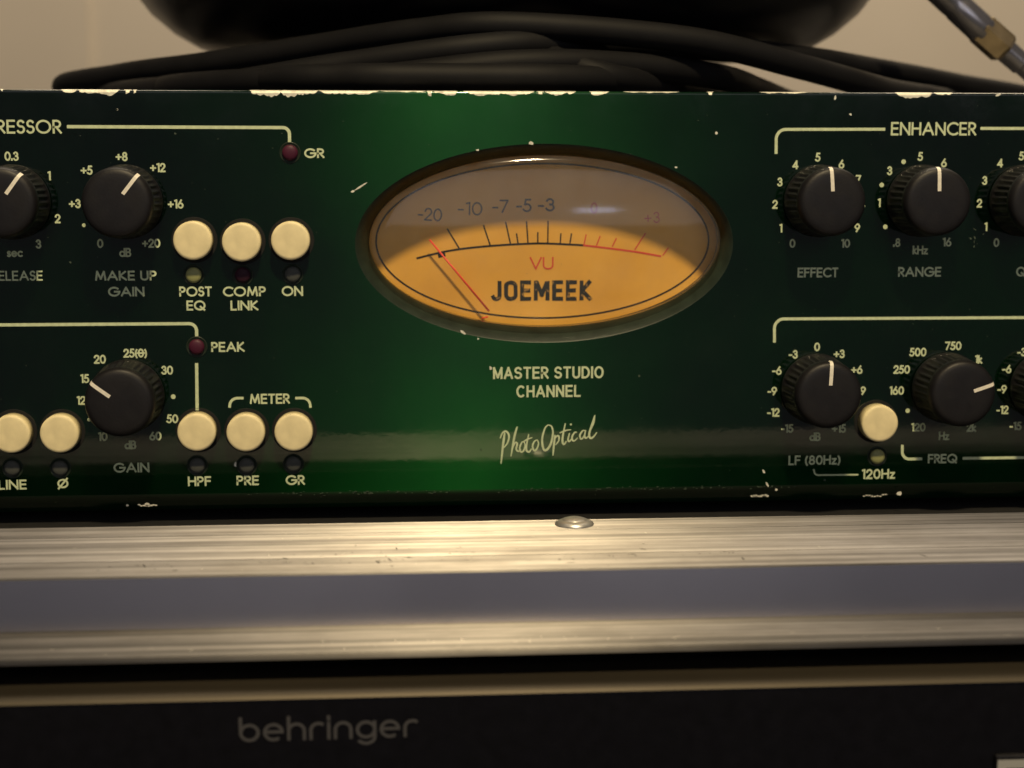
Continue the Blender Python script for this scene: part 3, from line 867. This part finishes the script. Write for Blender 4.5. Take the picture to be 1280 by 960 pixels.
scale_print([('25(t)', (-78.25, 7.22)), ('20', (-85.48, 6.00)), ('30', (-71.81, 3.59)), ('15', (-88.70, 1.99)), ('12', (-89.59, -2.57)), ('50', (-71.02, -6.62)), ('60', (-74.61, -10.23)), ('10', (-85.43, -10.21)), ('dB', (-79.82, -12.02))], [((-70.71, -1.97), 0.5), ((-88.07, -6.60), 0.4)])
scale_print([('5', (64.49, 47.50)), ('4', (59.73, 45.90)), ('6', (69.58, 46.04)), ('3', (56.50, 42.32)), ('7', (73.28, 42.84)), ('2', (55.55, 37.65)), ('8', (74.33, 37.69)), ('1', (56.90, 32.61)), ('9', (73.35, 32.67)), ('0', (59.48, 29.44)), ('10', (70.92, 29.40))])
scale_print([('5', (86.51, 47.65)), ('3', (79.98, 44.67)), ('6', (91.64, 46.32)), ('1', (77.91, 37.94)), ('.8', (82.01, 29.53)), ('16', (92.90, 29.60)), ('kHz', (87.14, 27.94))], [((82.92, 46.55), 0.5), ((78.35, 41.69), 0.5), ((79.40, 32.88), 0.5)])
scale_print([('5', (108.43, 47.77)), ('4', (103.83, 46.29)), ('3', (100.63, 42.62)), ('2', (99.67, 37.82)), ('1', (101.26, 32.82)), ('0', (103.71, 29.47))])
scale_print([('0', (65.34, 7.37)), ('-3', (60.20, 5.81)), ('+3', (70.18, 5.83)), ('-6', (56.72, 2.35)), ('+6', (74.11, 2.40)), ('-9', (55.81, -2.07)), ('+9', (74.96, -2.18)), ('-12', (56.15, -6.68)), ('-15', (59.25, -10.19)), ('+15', (70.55, -10.32)), ('dB', (65.36, -12.06))])
scale_print([('750', (95.08, 7.36)), ('500', (87.38, 6.07)), ('250', (83.94, 2.35)), ('160', (82.98, -2.21)), ('120', (88.02, -10.25)), ('1k', (100.78, 4.40)), ('2k', (99.74, -10.47)), ('Hz', (93.75, -12.21))], [((85.55, -6.62), 0.5)])
scale_print([('-3', (110.25, 5.90)), ('-6', (107.09, 2.23)), ('-9', (106.23, -2.16)), ('-12', (106.50, -6.66)), ('-15', (109.55, -10.25))])

# ---- captions (one sheet per caption)
def cap(s, c, h, w=None, stroke=0.38, **k):
    rows = s if isinstance(s, list) else [(s, c, h, w)]
    vs, fs = [], []
    for (t, cc, hh, ww) in rows: text_geo(t, cc, hh, ww, stroke=stroke, vs=vs, fs=fs, **k)
    U(mesh('printed_caption', vs, fs, 'cream_print'))
cap('COMPRESSOR', (-91.56, 53.48), 2.8, 24.2, 0.42, align='r')
cap('RELEASE', (-96.43, 23.34), 2.05, 10.4, 0.32, align='r')
cap([('MAKE UP', (-79.66, 23.26), 2.05, 12.5), ('GAIN', (-79.68, 19.97), 2.05, 7.4)], None, 0)
cap([('POST', (-65.56, 19.92), 2.1, 6.7), ('EQ', (-65.55, 17.03), 2.1, 3.9)], None, 0)
cap([('COMP', (-55.57, 19.87), 2.1, 8.8), ('LINK', (-55.62, 16.97), 2.1, 5.75)], None, 0)
cap('ON', (-45.70, 19.90), 2.1, 4.4)
cap('GR', (-40.74, 48.22), 2.0, 4.1)
cap('PEAK', (-59.20, 8.35), 2.1, 6.9)
cap('METER', (-50.80, -2.62), 2.15, 8.3)
cap('HPF', (-65.75, -19.94), 2.1, 4.85)
cap('PRE', (-55.73, -19.91), 2.1, 4.7)
cap('GR', (-45.82, -19.97), 2.1, 4.0)
cap('LINE', (-101.34, -20.12), 2.1, 5.8, align='r')
cap('o/', (-94.05, -20.03), 2.3, 2.4)
cap('GAIN', (-79.74, -16.84), 2.1, 7.4)
cap('ENHANCER', (89.17, 53.44), 2.8, 18.4, 0.42)
cap('EFFECT', (65.12, 23.25), 2.1, 8.8)
cap('RANGE', (87.18, 23.29), 2.1, 9.4)
cap('Q', (109.34, 23.24), 2.1, 2.1)
cap('LF (80Hz)', (65.38, -17.16), 2.1, 11.4)
cap('120Hz', (79.51, -20.40), 2.2, 7.4)
cap('FREQ', (93.61, -17.21), 2.05, 6.5)
NAR = dict(G)
NAR['C'] = (0.66, [A(0.36, 0.5, 0.34, 0.5, 52, 308, 22)]); NAR['O'] = (0.70, [A(0.35, 0.5, 0.35, 0.5, 0, 360, 26)])
NAR['M'] = (0.70, [[(0, 0), (0, 1), (0.35, 0.08), (0.70, 1), (0.70, 0)]]); NAR['A'] = (0.68, [[(0, 0), (0.34, 1), (0.68, 0)], [(0.12, 0.3), (0.56, 0.3)]])
NAR['U'] = (0.56, [[(0, 1), (0, 0.28)] + A(0.28, 0.28, 0.28, 0.28, 180, 360, 14) + [(0.56, 1)]]); NAR['N'] = (0.58, [[(0, 0), (0, 1), (0.58, 0), (0.58, 1)]])
NAR['D'] = (0.60, [[(0, 0), (0, 1), (0.22, 1)] + A(0.22, 0.5, 0.38, 0.5, 90, -90, 20) + [(0, 0)]]); NAR['S'] = (0.54, [A(0.27, 0.755, 0.25, 0.245, 25, 250, 14) + A(0.27, 0.26, 0.27, 0.26, 75, -155, 16)])
NAR['H'] = (0.56, [[(0, 0), (0, 1)], [(0.56, 0), (0.56, 1)], [(0, 0.52), (0.56, 0.52)]])
cap([('MASTER STUDIO', (7.73, 2.35), 2.6, 23.5), ('CHANNEL', (7.74, -1.60), 2.6, 13.75)], None, 0, stroke=0.44, glyphs=NAR, track=0.30)

# ---- script lettering
def script(strokes):
    vs, fs = [], []
    off = 0.05
    for pts, wd in strokes:
        off += 0.004
        P = catmull([(p[0], p[1], 0) for p in pts], 7)
        n_ = len(P)
        ribbon(P, [wd * (0.55 + 0.75 * math.sin(math.pi * min(1, (i + 1) / n_)) ** 0.8) for i in range(n_)], off, vs, fs)
    U(mesh('script_lettering', vs, fs, 'cream_print'))
SS = [
 ([(-1.54, -10.37), (-1.87, -12.76), (-2.36, -17.09)], 0.36),
 ([(-2.52, -11.60), (-2.03, -10.45), (-1.26, -10.09), (-0.65, -11.04), (-1.01, -12.69), (-2.20, -13.99)], 0.31),
 ([(1.11, -9.09), (0.54, -11.14), (-0.24, -15.50)], 0.34),
 ([(0.01, -14.10), (0.66, -12.58), (1.11, -12.79), (0.90, -13.95), (1.40, -14.45), (1.89, -13.96)], 0.28),
 ([(2.62, -12.48), (2.13, -12.48), (1.64, -13.63), (1.89, -14.54), (2.46, -14.30), (2.78, -13.23), (2.62, -12.48)], 0.28),
 ([(3.56, -10.76), (3.07, -13.23), (3.11, -14.27), (3.68, -14.56), (4.17, -13.87)], 0.32),
 ([(2.46, -12.32), (3.35, -11.83), (4.33, -11.51)], 0.25),
 ([(5.40, -12.02), (4.83, -12.26), (4.38, -13.25), (4.67, -14.28), (5.24, -14.00), (5.64, -12.85), (5.40, -12.02)], 0.28),
 ([(7.68, -8.83), (6.99, -9.57), (6.42, -11.83), (6.67, -13.90), (7.37, -14.20), (8.26, -12.88), (8.71, -10.62), (8.42, -9.17), (7.68, -8.83)], 0.36),
 ([(9.16, -10.99), (8.92, -13.31), (8.72, -15.45)], 0.32),
 ([(9.00, -12.07), (9.49, -11.25), (9.98, -11.33), (9.94, -12.28), (9.25, -13.14)], 0.28),
 ([(11.36, -8.50), (10.88, -10.85), (10.76, -12.50), (11.13, -13.00), (11.62, -12.31)], 0.33),
 ([(10.14, -10.59), (11.29, -10.11), (12.60, -9.88)], 0.25),
 ([(12.27, -10.62), (11.95, -11.90), (12.20, -12.44), (12.69, -11.86)], 0.30),
 ([(12.43, -8.60), (12.63, -8.97)], 0.34),
 ([(13.83, -10.56), (13.42, -10.47), (12.85, -11.29), (12.85, -12.11), (13.35, -12.28), (14.00, -11.63)], 0.29),
 ([(15.55, -10.16), (15.06, -10.16), (14.49, -11.06), (14.66, -11.89), (15.15, -11.65), (15.63, -10.58)], 0.28),
 ([(15.71, -10.00), (15.47, -11.32), (15.81, -11.74), (16.30, -11.33)], 0.29),
 ([(17.66, -6.80), (16.94, -9.06), (16.46, -10.92), (16.71, -11.75), (17.36, -11.51), (18.10, -10.52)], 0.34),
 ([(16.62, -10.30), (17.43, -8.45), (17.66, -6.80)], 0.21),
]
script(SS)

# ---- section brackets
def bracket(pts, w=0.66):
    vs, fs = [], []
    ribbon(pts, w, 0.05, vs, fs)
    U(mesh('printed_line', vs, fs, 'cream_print'))
def corner(h0, k, v1, r):
    """from h0 along the horizontal to the corner k, rounded, then to v1"""
    sx = 1 if k[0] > h0[0] else -1; sz = 1 if v1[1] > k[1] else -1
    c = (k[0] - sx * r, k[1] + sz * r)
    arc = []
    for i in range(11):
        t = math.pi / 2 * i / 10
        arc.append((c[0] + sx * r * math.sin(t), c[1] - sz * r * math.cos(t)))
    return [h0] + arc + [v1]
bracket(corner((-90.49, 53.51), ((-45.73, 50.41)[0], (-45.67, 53.41)[1]), (-45.73, 50.41), 1.3))
bracket(corner((-140, (-65.65, 13.26)[1]), ((-65.56, 13.34)[0], (-65.65, 13.26)[1]), (-65.58, 10.62), 1.5))
bracket([(-65.73, 5.03), (-65.86, -4.90)])
bracket(corner((78.76, 53.33), ((55.52, 51.88)[0], (60.54, 53.25)[1]), (55.55, 48.16), 2.0), 0.62)
bracket([(99.28, 53.54), (150, (99.28, 53.54)[1])], 0.62)
bracket(corner((150, (110.47, 13.31)[1]), ((56.00, 11.48)[0], (78.87, 13.42)[1]), (56.07, 8.37), 2.0), 0.62)
bracket(corner((-56.22, -2.42), ((-59.11, -3.64)[0], (-56.22, -2.42)[1]), (-59.19, -4.42), 1.6), 0.55)
bracket(corner((-45.52, -2.53), ((-42.41, -3.82)[0], (-45.52, -2.53)[1]), (-42.36, -4.60), 1.6), 0.55)
bracket(corner((89.12, -17.21), ((84.67, -14.78)[0], (89.00, -17.21)[1]), (84.61, -14.08), 1.6), 0.6)
bracket([(98.10, -17.22), (150, (98.10, -17.22)[1])], 0.6)
bracket(corner((75.10, -20.50), ((65.36, -19.79)[0], (72.85, -20.47)[1]), (65.25, -19.17), 0.9), 0.34)

# ---- bare metal where the paint has worn off the top edge
def patches(name, runs, m, kind=None):
    vs, fs = [], []
    for (a, b_, ztop, th, rag) in runs:
        x0, x1 = a, b_
        n_ = max(4, int((x1 - x0) / 0.35)); dr = 0.0
        base = len(vs)
        for i in range(n_ + 1):
            t = i / n_
            X = x0 + (x1 - x0) * t
            env = min(1, 5 * t, 5 * (1 - t)) ** 0.5 if 0 < t < 1 else 0.12
            dr = 0.72 * dr + random.gauss(0, 0.22)
            d = max(0.05, th * env * (1 + rag * max(-1.6, min(1.0, dr * 2.2))))
            for q in (-1.0, 0.0, 0.22, 0.55, 99.0):
                q = min(q, d)
                # point on the rounded edge at depth q below the top, lifted 0.03 mm off the paint
                if q <= 0: vs.append((X, 2.9 if q < 0 else 0.52, ZT + 0.03))
                elif q <= 0.22: f = q / 0.22; vs.append((X, 0.52 - 0.42 * f, ZT + 0.03 - 0.20 * f))
                elif q <= 0.55: f = (q - 0.22) / 0.33; vs.append((X, 0.10 - 0.135 * f, ZT - 0.17 - 0.38 * f))
                else: vs.append((X, -0.035, ZT - q))
        for i in range(n_):
            for k in range(4):
                p = base + 5 * i + k; fs.append((p, p + 1, p + 6, p + 5))
    o = U(mesh(name, vs, fs, m)); fix_normals(o)
    if kind: o['kind'] = kind
    return o
def xs(a, b_): return a, b_
RUNS = []
for (a, b_, th) in [((-91.45, 60.90)[0], (-88.11, 60.92)[0], 0.55), ((-88.11, 60.92)[0], (-79.82, 60.95)[0], 1.0), ((-78.86, 60.95)[0], (-77.42, 60.96)[0], 0.95), ((-77.10, 60.96)[0], (-76.30, 60.96)[0], 0.7),
                    ((-53.64, 60.72)[0], (-47.16, 60.75)[0], 1.15), ((-47.81, 60.74)[0], (-39.70, 60.77)[0], 1.25), ((-39.70, 60.77)[0], (-27.30, 60.82)[0], 0.62), ((-27.30, 60.82)[0], (-17.31, 60.86)[0], 0.3), ((-17.64, 60.86)[0], (-16.32, 60.86)[0], 1.0),
                    ((-16.32, 60.86)[0], (-13.86, 60.87)[0], 0.45), ((-15.17, 60.86)[0], (-11.22, 60.88)[0], 0.95), ((-10.07, 60.88)[0], (4.64, 60.94)[0], 0.75), ((5.14, 60.94)[0], (6.63, 60.94)[0], 0.7), ((6.79, 60.94)[0], (13.28, 60.97)[0], 0.68), ((16.11, 60.98)[0], (20.28, 60.99)[0], 0.62),
                    ((40.73, 61.07)[0], (42.08, 61.07)[0], 0.5), ((80.83, 61.22)[0], (88.72, 61.25)[0], 0.9), ((89.07, 61.25)[0], (93.20, 61.26)[0], 0.35), ((-103.50, 60.54)[0], (-102.87, 60.54)[0], 0.4), ((23.28, 61.01)[0], (35.01, 61.05)[0], 0.28), ((51.88, 61.11)[0], (62.05, 61.15)[0], 0.24)]:
    RUNS.append((a, b_, ZT, th, 0.35))
patches('bare_metal_edge', RUNS, 'bare_metal', 'stuff')
# chips and scratches in the lacquer, plus painted reflection marks
vs, fs = [], []
def fleck(c, rx, rz, ang=0.0, k=7):
    b = len(vs)
    for i in range(k):
        a = 2 * math.pi * i / k; rr = random.uniform(0.55, 1.1)
        X, Z = math.cos(a) * rx * rr, math.sin(a) * rz * rr
        vs.append((c[0] + X * math.cos(ang) - Z * math.sin(ang), -0.035, c[1] + X * math.sin(ang) + Z * math.cos(ang)))
    fs.append(tuple(range(b, b + k))[::-1])
for c, rx, rz, a in [((3.99, 50.32), 0.55, 0.42, 0), ((-7.14, 48.91), 0.35, 0.25, 0), ((42.82, 52.52), 0.4, 0.38, 0), ((34.39, 45.39), 0.35, 0.2, 0), ((-10.27, 11.02), 0.85, 0.32, -0.5), ((-7.16, 9.68), 0.28, 0.25, 0),
                     ((-31.46, 41.37), 2.1, 0.2, 0.55), ((-32.96, 40.47), 0.5, 0.3, 0.5), ((71.22, 56.39), 0.35, 0.3, 0), ((-58.11, -16.52), 0.42, 0.6, 0), ((-4.53, 3.38), 0.3, 0.5, 0.3), ((54.39, -19.53), 0.3, 0.6, 0.5),
                     ((55.16, -22.35), 0.28, 0.6, 0.5), ((57.17, -23.51), 0.3, 0.4, 0.5), ((102.90, 60.55), 0.7, 0.3, 0.3), ((67.88, 59.85), 0.25, 0.6, -0.3), ((-80.42, 56.95), 0.3, 0.25, 0)]:
    fleck(c, rx, rz, a)
for k in range(8): fleck(((51.89, -24.77)[0] + k * 0.48, (51.89, -24.77)[1] + random.gauss(0, 0.08)), 0.45, 0.26)
for k in range(9): fleck(((76.51, -25.14)[0] + k * 0.6, (76.51, -25.09)[1] + random.gauss(0, 0.12)), 0.35, 0.16)
fleck((84.18, -24.81), 0.75, 0.6)
for k in range(8): fleck(((-78.40, -24.97)[0] + k * 0.5, (-78.40, -24.97)[1] + random.gauss(0, 0.1)), 0.4, 0.2)
fleck((-76.73, -24.65), 0.6, 0.45); fleck((-80.88, -24.93), 0.35, 0.3)
for k in range(20): fleck((0.00, -20.62), 0.001, 0.001)
o = U(mesh('paint_chips', vs, fs, 'bare_metal')); o['kind'] = 'stuff'
vs, fs = [], []
xa, xb = (-57.39, -21.86)[0], (62.38, -23.61)[0]
for k in range(110):  # row of flecks painting the reflections along the bottom bend
    fleck((random.uniform(xa, xb), (0.00, -22.87)[1] + random.gauss(0, 0.22)), random.uniform(0.1, 0.5), random.uniform(0.06, 0.14), 0, 5)
for k in range(170):
    fleck((random.uniform(-110, 115), random.uniform(ZB + 2, ZT - 2)), random.uniform(0.06, 0.16), random.uniform(0.05, 0.12), 0, 5)
for k in range(6): fleck(((98.53, 30.37)[0] + random.gauss(0, 1.0), (98.51, 30.71)[1] + random.gauss(0, 1.3)), random.uniform(0.2, 0.6), random.uniform(0.08, 0.25), random.uniform(0, 3), 6)  # flecks painting a blotchy reflection beside the RANGE knob
for q in [((-80.42, 56.95)), ((-68.85, 52.15)), ((27.09, 1.45)), ((-6.63, -13.97)), ((67.77, -21.58)), ((-90.78, 26.02))]: fleck(q, 0.3, 0.25)
o = U(mesh('specks_and_reflections', vs, fs, mat('speck', (0.055, 0.075, 0.05), 0.5))); o['kind'] = 'stuff'

# ================================================================== CABLES ON TOP
def coil_pts(raw): return [Vector((x, y, z)) for (x, y, z) in raw]
def P3(q, p): return (q[0], -p, q[1])
def cable_coil(name, label, loops, r):
    t = thing(name, label, 'cable', (8, 120, 61))
    for raw in loops:
        pts = catmull([P3((q[0], max(q[1], 61 + r + 0.1)), p) for q, p in raw], 14, closed=True)
        vs, fs = tube([p - Vector((8, 120, 61)) for p in pts], r, 16, closed=True)
        o = mesh('cable_loop', vs, fs, 'rubber', t, smooth=True); fix_normals(o)
    return t
cable_coil('cable_coil', 'coiled thick black cable lying on top of the green unit, spreading out to both sides',
 [[((-113.35, 66.84), -118), ((-93.56, 68.83), -85), ((-68.82, 70.22), -62), ((-41.21, 73.22), -45), ((-19.24, 75.34), -30), ((1.62, 76.16), -22), ((41.30, 73.63), -26), ((69.87, 68.75), -38), ((96.70, 64.67), -60), ((132.88, 61.54), -120), ((111.35, 63.15), -200), ((16.89, 63.96), -230), ((-87.23, 62.64), -200)],
  [((165.18, 65.00), -135), ((129.66, 68.82), -105), ((99.51, 71.01), -80), ((75.91, 72.48), -62), ((43.07, 73.77), -46), ((1.47, 71.88), -20), ((-35.18, 67.64), -26), ((-62.67, 63.66), -38), ((-92.93, 62.40), -80), ((-109.75, 61.62), -140), ((-75.72, 63.20), -215), ((17.62, 64.31), -240), ((143.24, 63.76), -215)],
  [((98.54, 59.85), -140), ((84.99, 63.23), -110), ((67.92, 65.17), -72), ((50.73, 66.29), -38), ((26.38, 67.68), -22), ((1.03, 67.37), -14), ((-31.55, 64.08), -18), ((-58.35, 62.56), -30), ((-81.62, 61.02), -70), ((-76.41, 61.62), -170), ((14.69, 62.91), -200), ((88.62, 61.70), -160)],
  [((45.49, 62.41), -70), ((28.66, 62.28), -25), ((10.98, 62.80), -10), ((-12.92, 62.93), -8), ((-33.10, 61.63), -10), ((-53.09, 61.52), -30), ((-60.26, 59.91), -120), ((11.75, 61.50), -160), ((59.50, 59.52), -100)],
  [((66.98, 63.17), -110), ((46.24, 63.59), -50), ((22.05, 64.88), -16), ((2.20, 71.61), -30), ((-19.17, 70.66), -38), ((-44.95, 66.23), -44), ((-62.09, 63.42), -70), ((-47.48, 62.05), -180), ((29.59, 62.59), -190), ((77.04, 60.62), -130)]], 3.0)

# ================================================================== BLACK BOWL
bc = (7.0, 122.0)
t = thing('black_bowl', 'large round black bowl with rounded underside resting on the coiled cable', 'bowl', (bc[0], bc[1], 77))
vs, fs = lathe([(2, 0), (60, 0), (78, 0.3), (85, 1.6), (91, 5), (97, 10.0), (102, 16.5), (106, 24), (109.5, 33), (112, 45), (113, 60), (113, 75), (111.5, 76.5), (110, 75), (109, 50), (98, 20), (70, 6), (2, 5)], 128, 'z')
o = mesh('bowl_shell', vs, fs, 'bowl', t, smooth=True); fix_normals(o)
vs, fs = lathe([(112.6, 75), (114.4, 75.4), (114.9, 77.2), (114.2, 79), (111.5, 79.6), (110.2, 78), (110.4, 76)], 128, 'z')
fs = fs[:-2]
o = mesh('bowl_rim', vs, fs, 'bowl', t, smooth=True)

# ================================================================== METAL PLUG WITH BRASS COLLAR
a0, a1, a2, a3 = (98.66, 98.23), (122.12, 78.41), (127.17, 74.35), (140.93, 63.45)
plug = thing('metal_plug', 'grey metal plug barrel with brass collar leaning diagonally at the upper right', 'plug', (a3[0], 60, a3[1]))
org = Vector((a3[0], 60, a3[1]))
def seg(name, p, q, prof, m, n=40):
    """turned piece between the points p and q; prof = (fraction, radius)"""
    P_, Q_ = w3(p, 60) - org, w3(q, 60) - org
    pts = [P_.lerp(Q_, f) for f, _ in prof]
    vs, fs = tube(pts, [r for _, r in prof], n)
    o = mesh(name, vs, fs, m, plug); fix_normals(o); smooth_by_angle(o, 40 if n > 10 else 20)
    return o
def lp(p, q, t): return (p[0] + (q[0] - p[0]) * t, p[1] + (q[1] - p[1]) * t)
seg('barrel', a0, a1, [(0, 3.5), (0.62, 3.55), (0.66, 3.4), (0.68, 3.65), (0.97, 3.7), (1.0, 3.4)], 'gun_metal')
seg('collar', lp(a0, a1, 0.93), a2, [(0, 3.6), (0.06, 4.1), (0.9, 4.1), (1.0, 3.5)], 'brass', 6)
seg('stem', a2, a3, [(0, 2.9), (0.3, 2.85), (0.32, 2.5), (0.9, 2.5), (1.0, 1.6)], 'gun_metal')
